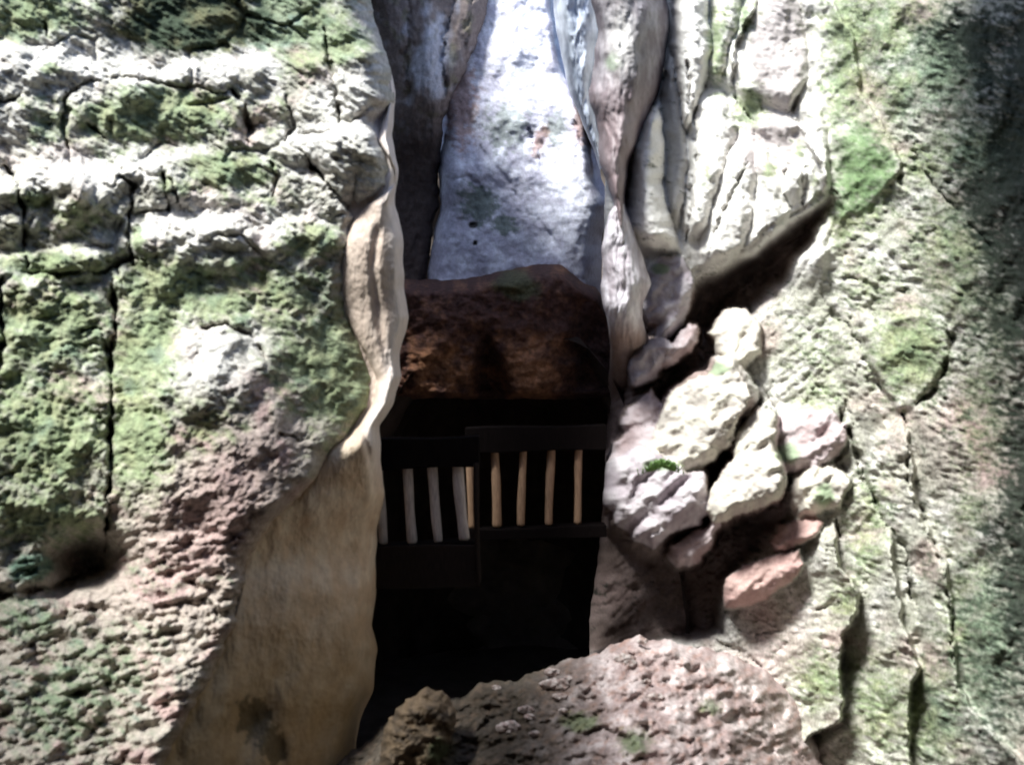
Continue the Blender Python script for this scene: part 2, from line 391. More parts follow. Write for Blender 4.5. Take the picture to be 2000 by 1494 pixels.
# ------------------------------------------------------------------ cream flowstone at the edge of that wall
FL_R = [(760, 120), (772, 180), (768, 230), (764, 265), (777, 330), (774, 400), (788, 460), (790, 560), (799, 620), (782, 690), (786, 735), (768, 790), (742, 830), (745, 900), (753, 960),
        (736, 1030), (740, 1070), (733, 1150), (727, 1220), (738, 1270), (727, 1350), (703, 1410), (690, 1494), (670, 1700)]
FL_L = [(640, 120), (640, 300), (600, 420), (600, 600), (620, 740), (560, 860), (430, 1000), (360, 1160), (270, 1350), (180, 1494), (100, 1700)]
_yy = np.linspace(60, 1760, 860)
_ye = left_wall(along(_yy, LW_EDGE, 1) - 34, _yy)[0]
_k = np.hanning(71); _k /= _k.sum()
_ye = np.convolve(np.pad(_ye, 35, mode='edge'), _k, mode='valid')
def flow_left(x, y):
    r = along(y, FL_R, 1); l = along(y, LW_EDGE, 1)
    d = r - x
    t = np.clip((x - l) / np.maximum(r - l, 10), -1.5, 1)
    wide = sst(820, 1050, y)
    h = (.16 + .20 * wide) * np.sqrt(np.maximum(0, 1 - ((t - .45) / .9) ** 2)) * sst(-1.2, -.3, t)
    h += 0.05 * fbm(x / 75, y / 200, 101, 2)
    h -= 0.07 * np.exp(-((x - along(y, [(700, 800), (718, 870), (735, 960), (722, 1020), (715, 1200), (700, 1494)], 1)) / 7) ** 2) * sst(820, 880, y)
    h -= 0.05 * np.exp(-((x - along(y, [(745, 400), (728, 520), (742, 640), (765, 740)], 1)) / 9) ** 2) * sst(420, 470, y) * sst(760, 700, y)
    h += 0.03 * np.cos((x + 0.45 * y + 30 * fbm(x / 90, y / 90, 103, 2)) / 24.0) * sst(1150, 1350, y)
    h -= 0.16 * gauss(x, y, 490, 1410, 40, 60, 25) + .12 * gauss(x, y, 545, 1470, 18, 40)
    h += 0.012 * fbm(x / 16, y / 34, 104, 4) + .006 * fbm(x / 7, y / 9, 108, 3)
    Y = np.interp(y, _yy, _ye) + .10 + (.34 * gauss(x, y, x, 960, 100, 130) + .28 * sst(860, 960, y)) * (y < 960) + .34 * (y >= 960) * sst(1290, 1000, y) + .28 * (y >= 960) + .30 * sst(1120, 1330, y) + .30 * sst(400, 270, y) - h + .12 * sst(.3, 1, t) + wide * (.0045 * np.maximum(x - l, -20) + .009 * np.maximum(0, l - 16 - x))
    n = fbm(x / 34, y / 60, 105, 4); n2 = fbm(x / 18, y / 22, 106, 4)
    col = mixc(np.array((.64, .47, .32)), np.array((.76, .62, .47)), sst(-.3, .4, n))
    col = mixc(col, np.array((.52, .34, .22)), 0.35 * sst(0.1, 0.5, n2))
    col = mixc(col, np.array((.50, .41, .36)), .8 * sst(900, 780, y))
    col = mixc(col, np.array((.76, .68, .64)), sst(44, 14, d) * sst(1000, 850, y) * 0.8)  # right rim paled in the colour for the bounce light it catches
    col = mixc(col, np.array((.40, .27, .12)), 0.75 * sst(1080, 1400, y))
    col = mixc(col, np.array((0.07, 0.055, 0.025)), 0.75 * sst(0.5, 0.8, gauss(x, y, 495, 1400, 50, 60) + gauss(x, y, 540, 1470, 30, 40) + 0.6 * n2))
    return Y, np.clip(col, .02, .85)
o = strip("flowstone_curtain", FL_L, FL_R, 120, 1700, flow_left, M_SMOOTH, 1, 3.0, roll=(0.1, 0.10, 0, 1.1), wob=5, seed=7)
tag(o, "smooth cream to tan flowstone sheet hanging along the edge of the dark gap", "flowstone")

# ------------------------------------------------------------------ grey rib above the gap
def rib(x, y):
    h = 0.30 * gauss(x, y, 835, 120, 34, 130) + 0.16 * gauss(x, y, 905, 70, 26, 150, 12) + 0.25 * gauss(x, y, 770, 60, 36, 180, -6)
    h -= 0.5 * sst(150, 420, y)
    h = carve(x, y, h, [([(895, -60), (885, 20), (862, 75), (868, 150), (858, 230)], 9, 0.2), ([(800, 0), (790, 120), (800, 220)], 10, 0.12), ([(925, -20), (905, 110), (880, 190)], 7, 0.12)], 131)
    h += 0.05 * fbm(x / 20, y / 50, 132, 4) + 0.02 * fbm(x / 9, y / 14, 133, 3)
    Y = 12.3 - h + 0.3 * sst(830, 960, x)
    n = fbm(x / 40, y / 60, 134, 4)
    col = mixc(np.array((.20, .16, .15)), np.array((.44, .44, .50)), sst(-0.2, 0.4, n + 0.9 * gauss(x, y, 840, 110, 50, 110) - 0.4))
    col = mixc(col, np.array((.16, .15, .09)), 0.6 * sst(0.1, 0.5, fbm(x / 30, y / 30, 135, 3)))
    col = mixc(col, np.array((.07, .05, .045)), sst(180, 300, y))  # lower hollow darkened in the colour, painting its shade
    return Y, np.clip(col, .01, .8)
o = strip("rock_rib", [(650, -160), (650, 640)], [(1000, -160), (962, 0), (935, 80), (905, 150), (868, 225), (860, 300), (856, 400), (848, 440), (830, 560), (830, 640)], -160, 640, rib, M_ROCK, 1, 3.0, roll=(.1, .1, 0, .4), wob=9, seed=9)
tag(o, "grey brown rock rib with a deep dark hollow, left of the bluish white rock", "rock rib")

# ------------------------------------------------------------------ pale back face, lit from above
def backwall(x, y):
    h = 0.12 * fbm(x / 80, y / 90, 151, 4) + 0.45 * sst(-150, 560, y)
    h += 0.22 * gauss(x, y, 900, 330, 55, 60) + 0.25 * gauss(x, y, 1120, 430, 40, 140) + 0.10 * gauss(x, y, 1010, 120, 60, 160)
    h = carve(x, y, h, [([(935, 285), (985, 345), (1020, 400), (1075, 460), (1095, 490)], 6, 0.05), ([(1035, 250), (1050, 290), (1060, 325)], 8, 0.14), ([(1120, 240), (1160, 330), (1185, 400)], 8, .1),
                        ([(918, 440), (930, 436)], 8, .22), ([(926, 476), (930, 474)], 5, .16), ([(1040, 420), (1065, 440)], 6, .07), ([(875, 350), (920, 345), (950, 385)], 5, 0.08)], 152)
    h += 0.022 * fbm(x / 17, y / 17, 153, 4, .5) * (1 - 0.6 * sst(420, 480, y)) + 0.008 * fbm(x / 9, y / 7, 154, 3)
    Y = 12.9 - h - 0.25 * (x - 850) / 300
    n = fbm(x / 38, y / 38, 155, 5, .6); n2 = fbm(x / 16, y / 12, 156, 4, .6)
    col = mixc(np.array((.47, .46, .56)), np.array((.74, .75, .85)), sst(-.2, .35, n + 0.4 * gauss(x, y, 1120, 430, 70, 120) - .05 + .3 * gauss(x, y, 1030, 80, 60, 120)))
    ms = sst(.4, .8, 1.1 * np.maximum(gauss(x, y, 935, 400, 50, 45, 35), gauss(x, y, 985, 440, 34, 22)) + 0.75 * n2 + .12 * 0)
    col = mixc(col, np.array((.15, .19, .16)), .85 * ms)
    col = mixc(col, np.array((.20, .24, .21)), .7 * sst(.35, .8, .9 * np.maximum(gauss(x, y, 990, 250, 60, 60, 40), gauss(x, y, 1085, 250, 30, 40)) + .8 * n2))
    col = mixc(col, np.array((.33, .20, .17)), .75 * sst(.4, .8, .95 * np.maximum.reduce([gauss(x, y, 1055, 275, 18, 45, 20), gauss(x, y, 900, 200, 45, 120), gauss(x, y, 1140, 240, 30, 60)]) + .6 * n2))
    col = mixc(col, np.array((.20, .15, .15)), .85 * sst(.3, .8, gauss(x, y, 1165, 250, 34, 90, -20) + .2 * n2))
    col = mixc(col, np.array((.045, .04, .04)), np.maximum.reduce([sst(.4, .7, gauss(x, y, 924, 440, 12, 9)), sst(.4, .7, gauss(x, y, 928, 475, 7, 6))]))
    return Y, np.clip(col, .01, .85)
o = strip("pale_rock", [(830, -160), (838, 150), (864, 232), (858, 300), (860, 400), (850, 450), (836, 540), (830, 640)], [(1090, -160), (1094, 0), (1100, 80), (1112, 140), (1140, 190), (1165, 235), (1170, 290), (1178, 350), (1192, 400), (1176, 480), (1172, 560), (1180, 640)], -160, 640, backwall, M_ROCK, 1, 3.0, roll=(.12, .11, .7, 2.6), wob=6, seed=14)
tag(o, "tall bluish white rock with grey green blotches, above the rusty boulder", "rock")

# ------------------------------------------------------------------ rusty boulder wedged over the passage, with an arched notch
RC_TOP = [(700, 540), (790, 545), (850, 545), (905, 543), (960, 530), (1000, 522), (1040, 514), (1095, 511), (1115, 525), (1135, 545), (1165, 560), (1190, 605), (1230, 700)]
def rusty(x, y):
    h = 0.18 * fbm(x / 60, y / 60, 171, 4) + 0.05 * fbm(x / 18, y / 18, 172, 4, .6)
    h -= 0.45 * sst(540, 800, y)
    tri = sdpoly(x + 6 * fbm(x / 20, y / 20, 173, 2), y, [(950, 660), (968, 690), (992, 730), (1012, 800), (908, 800), (922, 740), (936, 690)])
    h -= 1.0 * sst(-14, 34, tri)
    h += 0.22 * gauss(x, y, 1040, 720, 60, 80) + .2 * gauss(x, y, 860, 700, 70, 90)
    h -= 0.25 * sst(1085, 1150, x) * sst(560, 640, y)
    Y = 11.0 - h
    n = fbm(x / 30, y / 34, 174, 5, .6)
    col = mixc(np.array((.085, .042, .036)), np.array((.40, .19, .10)), sst(-.2, .5, .6 * n + .6 * gauss(x, y, 1040, 725, 70, 60) + .5 * gauss(x, y, 850, 720, 60, 60) - .15))  # brighter orange patches low down paint a warm glow on the rust
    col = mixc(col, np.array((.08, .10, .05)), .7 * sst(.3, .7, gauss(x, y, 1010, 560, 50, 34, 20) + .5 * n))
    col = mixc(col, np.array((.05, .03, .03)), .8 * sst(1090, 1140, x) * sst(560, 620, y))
    return Y, np.clip(col, .01, .8)
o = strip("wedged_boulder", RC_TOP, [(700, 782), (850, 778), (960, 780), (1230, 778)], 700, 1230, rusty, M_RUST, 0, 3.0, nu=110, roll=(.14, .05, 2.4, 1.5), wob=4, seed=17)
tag(o, "rusty brown boulder with a narrow arched notch, wedged across the gap above the timber railing", "boulder")

# ------------------------------------------------------------------ right hand wall
RECESS = [(1140, 560), (1180, 570), (1262, 603), (1340, 552), (1400, 531), (1470, 492), (1540, 440), (1622, 388), (1622, 420), (1605, 462), (1552, 525), (1502, 586), (1452, 628), (1412, 664), (1412, 700), (1462, 722), (1492, 800), (1512, 850),
          (1532, 930), (1556, 962), (1545, 1010), (1500, 1062), (1440, 1130), (1420, 1180), (1420, 1242), (1300, 1262), (1170, 1285), (1100, 1300), (1100, 560)]
def q7(l): return [(1094 + .4444 * a, .4444 * b) for a, b in l]
LOBES = [
    (q7([(505, -200), (500, 60), (495, 200), (510, 350), (540, 530), (552, 600)]), q7([(650, -200), (640, 60), (660, 200), (640, 350), (600, 480), (556, 600)]), .38),
    (q7([(600, 380), (565, 560), (555, 650), (570, 750), (560, 900), (530, 1080)]), q7([(700, 380), (770, 560), (750, 640), (700, 800), (650, 980), (600, 1080)]), .24),
    (q7([(790, 600), (760, 640), (700, 800), (645, 1000), (605, 1200)]), q7([(815, 600), (850, 660), (862, 800), (835, 1000), (720, 1200)]), .20),
    (q7([(845, 640), (868, 800), (842, 1000), (800, 1120)]), q7([(880, 640), (970, 800), (1000, 930), (960, 1120)]), .17),
    (q7([(1060, 700), (985, 790), (975, 850), (1015, 930)]), q7([(1085, 700), (1075, 800), (1070, 850), (1050, 930)]), .14),
    (q7([(890, -200), (870, 0), (795, 150), (800, 280), (880, 430), (960, 500)]), q7([(1010, -200), (1030, 0), (1060, 150), (1070, 350), (1010, 480), (985, 500)]), .20),
    (q7([(1060, 400), (1030, 500), (1100, 650), (1145, 720), (1150, 870)]), q7([(1085, 400), (1170, 560), (1180, 700), (1188, 870)]), .14),
    (q7([(415, 440), (300, 650), (290, 830), (280, 1000), (360, 1130)]), q7([(440, 470), (460, 700), (440, 800), (490, 1000), (530, 1130)]), .72),
    (q7([(668, -200), (665, 0), (664, 200), (645, 400)]), q7([(850, -200), (790, 0), (770, 130), (740, 200), (690, 400)]), .14),
    (q7([(475, 230), (442, 450), (462, 700), (445, 800), (495, 1020)]), q7([(490, 230), (545, 520), (565, 700), (540, 850), (520, 1020)]), .24),
    (q7([(750, 180), (750, 260), (765, 350), (800, 480)]), q7([(790, 180), (880, 330), (890, 440), (850, 480)]), .16),
    (q7([(870, 640), (860, 560), (880, 500), (930, 480)]), q7([(980, 640), (1040, 560), (1000, 500), (960, 480)]), .10),
]
def q8(l): return [(1150 + .425 * a, 560 + .425 * b) for a, b in l]       # outlines noted on an enlarged view
def q5(l): return [(1150 + .3012 * a, 800 + .3012 * b) for a, b in l]
def q4(l): return [(1150 + .2008 * a, 450 + .2008 * b) for a, b in l]
LUMPS = [  # outline, top, width of the rounding, tilt across, tilt down, colour
    (q8([(570, 210), (640, 115), (720, 120), (770, 180), (780, 300), (700, 370), (660, 355), (600, 300)]), .22, 22, .05, .10, 1),
    (q8([(880, 600), (980, 575), (1100, 580), (1175, 640), (1150, 770), (1040, 840), (900, 850), (845, 790), (850, 700)]), .34, 40, 0, .08, 2),
    (q8([(960, 880), (1050, 835), (1130, 835), (1185, 905), (1150, 1000), (1040, 1040), (950, 1060), (935, 1000), (945, 930)]), .36, 46, 0, .06, 1),
    (q5([(1190, 870), (1250, 770), (1330, 730), (1450, 690), (1500, 740), (1460, 810), (1340, 870), (1260, 910), (1210, 915)]), .20, 26, 0, .05, 3),
    (q5([(890, 1190), (920, 1100), (1010, 1030), (1160, 980), (1340, 930), (1380, 1010), (1290, 1110), (1130, 1210), (980, 1270), (910, 1260)]), .28, 34, 0, .06, 3),
    (q4([(560, 740), (570, 600), (620, 420), (700, 300), (920, 300), (980, 450), (980, 600), (930, 760), (870, 950), (760, 1050), (660, 1060), (690, 880), (600, 870)]), .10, 30, -.05, .0, 0),
    (q4([(405, 1390), (430, 1260), (530, 1150), (610, 1080), (760, 1080), (790, 1140), (720, 1200), (700, 1300), (660, 1400), (560, 1470), (440, 1500)]), .16, 26, -.1, .04, 0),
    (q4([(700, 1210), (800, 1150), (880, 1050), (970, 950), (1040, 960), (1020, 1070), (910, 1200), (790, 1300), (700, 1350), (670, 1300)]), -.02, 22, 0, 0, 2),
    (q8([(160, 640), (190, 570), (290, 490), (320, 540), (290, 650), (215, 700), (170, 690)]), .0, 20, 0, .05, 2),
    (q8([(95, 790), (130, 720), (200, 680), (290, 650), (310, 690), (260, 750), (190, 780), (110, 830)]), .14, 20, 0, .05, 2),
    (q5([(830, 710), (760, 770), (560, 890), (520, 950), (570, 1010), (690, 980), (750, 900), (810, 790), (840, 745)]), .02, 20, 0, -.1, 2),
    (q8([(560, 410), (600, 360), (650, 345), (700, 430), (732, 500), (675, 595), (645, 725), (535, 805), (450, 865), (395, 850), (320, 800), (205, 765), (245, 715), (325, 635), (370, 520), (465, 440)]), .25, 40, .14, .05, 1),
    (q8([(815, 570), (850, 600), (845, 700), (842, 760), (882, 860), (886, 935), (850, 975), (700, 1025), (630, 1065), (585, 1072), (545, 1020), (555, 955), (600, 895), (678, 788), (688, 680), (750, 605)]), .30, 32, .08, .10, 1),
    (q5([(80, 380), (150, 335), (240, 305), (320, 262), (400, 292), (480, 325), (600, 398), (640, 432), (720, 415), (748, 520), (760, 620), (705, 735), (560, 778), (500, 810), (420, 880), (310, 830), (195, 735), (160, 645), (92, 585)]), .26, 48, -.05, -.02, 0),
]
LUMP_COL = [(np.array((.38, .33, .36)), np.array((.52, .48, .50))), (np.array((.46, .42, .38)), np.array((.60, .57, .49))), (np.array((.36, .28, .28)), np.array((.50, .43, .44))), (np.array((.40, .26, .24)), np.array((.47, .33, .30)))]
def right_wall(x, y):
    wx = x + 14 * fbm(x / 60, y / 60, 201, 3); wy = y + 12 * fbm(x / 60, y / 60, 202, 3)
    base = along(x, [(1100, 10.2), (1250, 9.7), (1450, 9.0), (1620, 8.45), (1800, 7.5), (2000, 6.05), (2220, 4.3), (2520, 2.9)], 0)
    h = 0.10 * fbm(x / 130, y / 130, 203, 4) + 0.35 * sst(300, 1500, y) * sst(1400, 1700, x)
    # the hollow under the hanging flowstone
    sd = sdpoly(wx, wy, RECESS)
    soft = sst(700, 420, y)
    h -= (1.15 * sst(-8, 30, sd) + 0.3 * sst(20, 160, sd)) * soft + (0.85 * sst(-10, 40, sd) + .55 * sst(0, 60, sd) * sst(960, 1080, y)) * (1 - soft)
    h += .45 * sst(-5, 40, sd) * np.maximum(1.15 * gauss(x, y, 1330, 825, 120, 100, -45), 0)
    uu = x * math.cos(.8) - y * math.sin(.8); vv = x * math.sin(.8) + y * math.cos(.8)
    h += sst(0, 50, sd) * (.34 * ridged(uu / 150, vv / 60, 208, 3) + .10 * fbm(uu / 40, vv / 16, 209, 3)) * sst(1080, 980, y)
    h -= 1.1 * sst(980, 1270, y) * sst(0, 80, sd)
    # white flow above the hollow, folded like cloth
    fl = sst(1660, 1590, x) * sst(580, 480, y - 0.0 * x)
    h += fl * (0.22 * sst(150, 430, y) + 0.035 * np.cos((x - 0.18 * (y - 350) + 30 * fbm(x / 120, y / 120, 204, 2)) / 6.0) * .35 * sst(180, 280, y) * sst(1370, 1420, x) + .05 * fbm(x / 40, y / 90, 205, 3))
    lx = x + 5 * fbm(x / 30, y / 30, 231, 3); ly = y + 6 * fbm(x / 30, y / 30, 232, 3)
    lob = np.zeros_like(x); hot = np.zeros_like(x)
    for i, (A, B, a) in enumerate(LOBES):
        y0 = A[0][1]; y1 = A[-1][1]; y0, y1 = min(y0, y1), max(y0, y1)
        L = along(ly, A, 1); R = along(ly, B, 1)
        t = (2 * lx - L - R) / np.maximum(1.16 * (R - L), 6)
        p = a * np.maximum(0, 1 - t * t) ** .7 * sst(y0 - 6, y0 + 40, ly) * sst(y1 + 6, y1 - 50, ly)
        if i in (0, 7): hot = np.maximum(hot, p / a)
        if i == 9: grey = p / a
        lob = np.maximum(lob, p)
    h += 1.25 * lob
    lx = x + 9 * fbm(x / 34, y / 34, 241, 4, .55); ly = y + 9 * fbm(x / 34, y / 34, 242, 4, .55)
    ca, sa = math.cos(math.radians(-42)), math.sin(math.radians(-42))
    lu = x * ca + y * sa + 16 * fbm(x / 70, y / 70, 243, 2); lv = -x * sa + y * ca + 8 * fbm(x / 40, y / 40, 244, 2)
    fill = np.maximum(gauss(x, y, 1350, 850, 150, 120, -40), gauss(x, y, 1530, 930, 70, 110))
    floor_h = -.10 + .10 * fbm(lu / 60, lv / 26, 251, 4) - .9 * (1 - sst(.25, .7, fill))
    h = np.where(sd > -20, .5 * (h + floor_h + np.sqrt((h - floor_h) ** 2 + .01)) - .05, h)
    lcol = np.zeros(x.shape + (3,)); lmask = np.zeros_like(x)
    nl = fbm(lu / 46, lv / 22, 245, 4, .55); nb = fbm(x / 46, y / 46, 246, 3)
    scal = np.cos(lv / 4.2 + 2.5 * fbm(x / 90, y / 90, 247, 2)) * sst(-.05, .35, perlin(x / 70, y / 70, 248))
    nb2 = ridged(lu / 130, lv / 60, 249, 2) * .8 + .4 * nb
    for pts, top, w, tx, ty, ci in LUMPS:
        cx = sum(p[0] for p in pts) / len(pts); cy = sum(p[1] for p in pts) / len(pts)
        d = sdpoly(lx, ly, pts) + 7
        e = 1 - np.clip(d / w, 0, 1)
        up = np.clip((ly - cy) / 60, -1, 1)
        hl = top + tx * (x - cx) / 60 + ty * (y - cy) / 60 - (.17 + .34 * sst(-.2, .8, up)) * (1 - np.sqrt(np.maximum(0, 1 - e * e))) + .05 * nl + .09 * nb2 + .014 * scal
        hl = np.where(d > 0, hl, hl + 3.0 * d / w)
        kk = .13
        m = sst(-.05, .05, hl - h)
        h = .5 * (h + hl + np.sqrt((h - hl) ** 2 + kk * kk)) - .5 * kk
        c0, c1 = LUMP_COL[ci]
        m = m * sst(-3, 3, d)
        lcol = lcol * (1 - m[..., None]) + m[..., None] * mixc(c0, c1, sst(-.3, .3, .6 * nl + .6 * nb)); lmask = np.maximum(lmask * (1 - m), m)
    for pts, L, a in [([(1624, 1006), (1636, 1042), (1632, 1106), (1668, 1130), (1676, 1190), (1648, 1230), (1632, 1290), (1644, 1330), (1640, 1410), (1584, 1430), (1544, 1500), (1500, 1700)], 150, .42),
                      ([(1736, 1030), (1738, 1070), (1748, 1150), (1764, 1222), (1778, 1262), (1797, 1302), (1770, 1338), (1768, 1390), (1776, 1460), (1790, 1700)], 70, .26),
                      ([(1762, 811), (1775, 874), (1779, 955), (1813, 1040), (1845, 1104), (1856, 1190), (1864, 1310), (1888, 1382), (1980, 1478), (2060, 1560)], 80, .22),
                      ([(1420, -160), (1478, 0), (1446, 64), (1428, 111), (1433, 190)], 50, .16), ([(1561, 150), (1544, 210), (1578, 274), (1608, 317), (1617, 390)], 40, .13),
                      ([(1600, -40), (1664, 77), (1681, 193), (1724, 240), (1758, 313), (1750, 351), (1801, 398)], 60, .10)]:
        lx = along(y, pts, 1); ends = (y > pts[0][1]) & (y < pts[-1][1])
        dd = wx - lx
        env = sst(pts[0][1], pts[0][1] + 50, y) * sst(pts[-1][1], pts[-1][1] - 50, y)
        h += env * a * np.where(dd < 0, np.exp(dd / L), np.exp(-np.maximum(dd, 0) / 7.0))
        h -= env * a * 0.7 * np.where(dd > 0, np.exp(-np.maximum(dd, 0) / 26.0), 0) * sst(0, 7, dd)
    h = carve(x, y, h, [
        ([(1600, 560), (1626, 611), (1664, 645), (1698, 717), (1728, 772)], 5, .14), ([(1784, 296), (1827, 368), (1878, 420), (1934, 484)], 7, .18),
        ([(1640, 800), (1696, 950), (1736, 1030), (1772, 1070), (1777, 1134), (1790, 1200)], 9, .30), ([(1762, 811), (1775, 874), (1779, 955), (1813, 1040), (1845, 1104), (1856, 1190), (1864, 1310)], 8, .25), ([(1433, 185), (1480, 250), (1465, 300), (1440, 360), (1405, 430), (1385, 500)], 6, .16),
        ([(1540, 320), (1528, 370), (1545, 410)], 7, .2), ([(1570, 320), (1565, 400)], 5, .12), ([(1632, 1010), (1640, 1050)], 12, .3),
        ([(1440, 880), (1520, 850)], 4, .06), ([(1650, 780), (1655, 860), (1620, 930)], 8, .14), ([(1660, 800), (1672, 830)], 11, .22), ([(1440, 560), (1510, 520)], 6, .12),
        ([(1600, 1190), (1640, 1180)], 7, .2), ([(1380, 1240), (1440, 1270), (1485, 1300)], 9, .2), ([(1480, 1240), (1530, 1230)], 8, .16), ([(1345, 120), (1360, 300), (1340, 470)], 9, .22),
        ([(1850, 640), (1860, 690), (1840, 740), (1790, 790)], 12, .2), ([(1995, 1060), (2010, 1070)], 12, .2), ([(1660, 540), (1700, 560)], 4, .08),
    ], 206)
    # smooth facets
    f1 = sst(-4, 14, sdpoly(wx, wy, [(1620, 262), (1660, 235), (1697, 215), (1730, 260), (1758, 312), (1748, 352), (1700, 420), (1640, 428), (1620, 380)]))
    f2 = sst(-4, 14, sdpoly(wx, wy, [(1673, 648), (1740, 615), (1809, 602), (1868, 636), (1851, 721), (1792, 785), (1762, 811), (1728, 770)]))
    h += 0.05 * f1 + .10 * f2
    c, s = math.cos(math.radians(14)), math.sin(math.radians(14))
    u = x * c + y * s + 8 * fbm(x / 40, y / 40, 211, 2); v = -x * s + y * c + 6 * fbm(x / 50, y / 50, 210, 2)
    rough = sst(1560, 1660, x + 0.45 * (y - 560)) * (1 - .8 * f1)
    p1, _ = worley(u / 26, v / 13, 212)
    md = .35 + .9 * sst(-.3, .45, fbm(x / 90, y / 90, 216, 3))
    h -= rough * (1 - .75 * lmask) * md * (0.016 * p1 + 0.060 * fbm(u / 30, v / 11, 213, 4, .6) + .05 * fbm(x / 26, y / 40, 218, 3)) * (1 - .4 * f2)
    h += .10 * ridged(x / 120 + y / 300, y / 170, 219, 3) * sst(1500, 1620, x)
    h += (1 - rough) * 0.02 * fbm(x / 12, y / 24, 214, 4) + .014 * fbm(x / 9, y / 7, 215, 3)
    c3, s3 = math.cos(math.radians(-35)), math.sin(math.radians(-35))
    uu = x * c3 + y * s3; vv = -x * s3 + y * c3
    mid = sst(560, 640, y) * sst(1760, 1640, x)
    h += mid * (1 - .8 * lmask) * 0.06 * fbm(uu / 50, vv / 17, 217, 4, .55)
    Y = base - h
    # colour
    n1 = fbm(x / 70, y / 80, 221, 5, .6); n2 = fbm(u / 30, v / 13, 222, 4, .65); n3 = fbm(x / 110, y / 110, 223, 4)
    col = mixc(np.array((.38, .375, .32)), PALE, sst(-.2, .4, n1 - .1 + .35 * sst(1650, 1400, x)))
    col = mixc(col, PALE * 1.2, fl * .75)
    col = mixc(col, np.array((.42, .37, .37)), .8 * fl * sst(.2, .6, gauss(x, y, 1520, 90, 60, 130) + gauss(x, y, 1500, 290, 70, 50) + .3 * n2))
    col = mixc(col, PALE * 1.28, .9 * hot)
    col = mixc(col, np.array((.30, .29, .28)), .8 * grey * sst(.2, .6, grey))
    col = mixc(col, PINK, .55 * sst(.0, .45, n3) * (1 - fl) + .6 * np.maximum(gauss(x, y, 1480, 1290, 140, 60, -30), .8 * gauss(x, y, 1900, 850, 120, 120)))
    moss = np.zeros_like(x)
    for cx, cy, rx, ry, a in [(1690, 340, 70, 110, 1.0), (1640, 430, 40, 70, .9), (1640, 160, 70, 120, .8), (1720, 60, 120, 90, .8), (1460, 210, 40, 50, 1.0), (1420, 40, 50, 60, .7), (1850, 120, 120, 120, 1.0),
                              (1930, 300, 110, 90, 1.0), (1880, 480, 120, 120, .8), (1780, 690, 80, 90, 1.1), (1600, 690, 80, 90, .45), (1950, 620, 80, 150, .7), (1900, 1000, 50, 60, .6), (1600, 770, 60, 50, .55), (1560, 870, 50, 60, .6),
                              (1700, 1000, 50, 100, .6), (1720, 1380, 70, 110, .75), (1820, 1400, 90, 110, .8), (1930, 1250, 100, 200, .9), (1600, 1330, 50, 60, .9), (1980, 900, 60, 200, .4), (1400, 90, 26, 120, 1.0), (1380, 330, 14, 40, .8), (1505, 335, 18, 36, .9), (1465, 205, 26, 44, 1.3), (1450, 30, 40, 50, .9), (1560, 290, 16, 24, .8), (1590, 360, 14, 40, .7), (1440, 330, 20, 80, .4), (1650, 60, 80, 90, .9), (1760, 180, 60, 80, .8), (1800, 320, 60, 60, .7), (1700, 560, 90, 60, .5), (1930, 800, 80, 200, .6), (1880, 560, 90, 90, .7), (1690, 1080, 40, 50, .7), (1650, 1170, 30, 50, .8)]:
        moss = np.maximum(moss, a * gauss(x, y, cx, cy, rx, ry))
    sp = fbm(x / 10, y / 7, 252, 3)
    mk = sst(.10, 1.0, moss * 1.05 + .75 * n2 + .3 * n1 + .5 * sp + .04 * (1 - fl) - .14 * fl - .5 * hot)
    mcol = mixc(MOSS * 1.0, OLIVE, sst(-.2, .4, fbm(x / 45, y / 45, 224, 3)))
    mcol = mixc(mcol, np.array((.10, .20, .07)), .9 * f1)
    mcol = mixc(mcol, TEAL * .8, .65 * sst(.1, .5, gauss(x, y, 1900, 130, 130, 120) + gauss(x, y, 1960, 380, 90, 90) + gauss(x, y, 1950, 1300, 90, 200) * .8 + .6 * fbm(x / 60, y / 60, 225, 3)))
    col = mixc(col, mcol, .85 * mk)
    col = mixc(col, np.array((.05, .06, .045)), .6 * sst(.15, .6, sp + .4 * n2 + .25 * sst(1650, 1850, x) - .15) * (1 - fl))
    col = mixc(col, np.array((.17, .24, .11)), .45 * f1 * sst(-.3, .3, n1 + .1))
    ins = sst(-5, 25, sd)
    col = mixc(col, mixc(np.array((.19, .13, .115)), np.array((.29, .205, .19)), sst(-.2, .4, n1)), .9 * ins)  # hollow browned in the colour to deepen its shade
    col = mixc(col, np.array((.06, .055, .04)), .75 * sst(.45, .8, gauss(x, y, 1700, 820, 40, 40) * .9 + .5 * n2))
    col = mixc(col, np.array((.022, .032, .022)), .92 * sst(.16, .62, np.maximum.reduce([gauss(x, y, 2030, 330, 125, 460), gauss(x, y, 1900, 80, 90, 70) * .8, gauss(x, y, 1930, 400, 70, 90) * .8, gauss(x, y, 2050, 1050, 110, 480), gauss(x, y, 1950, 620, 60, 80) * .7]) + .7 * n2 + .5 * n1 + .3 * sp))  # dark green algae, spread further to paint the shade at the far edge
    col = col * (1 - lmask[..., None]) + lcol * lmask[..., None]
    for cx, cy, rx, ry in [(1290, 908, 44, 14), (1400, 720, 34, 18), (1535, 885, 34, 26), (1612, 965, 26, 30), (1290, 525, 26, 14)]:
        col = mixc(col, np.array((.19, .27, .15)), .8 * sst(.35, .8, gauss(x, y, cx, cy, rx, ry) + .35 * nl) * lmask)
    al = (1 - .8 * fl) * (1 - .5 * f1) * (1 - .5 * ins) * (1 - .6 * lmask)
    return Y, np.concatenate([np.clip(col, .01, .85), al[..., None]], -1)
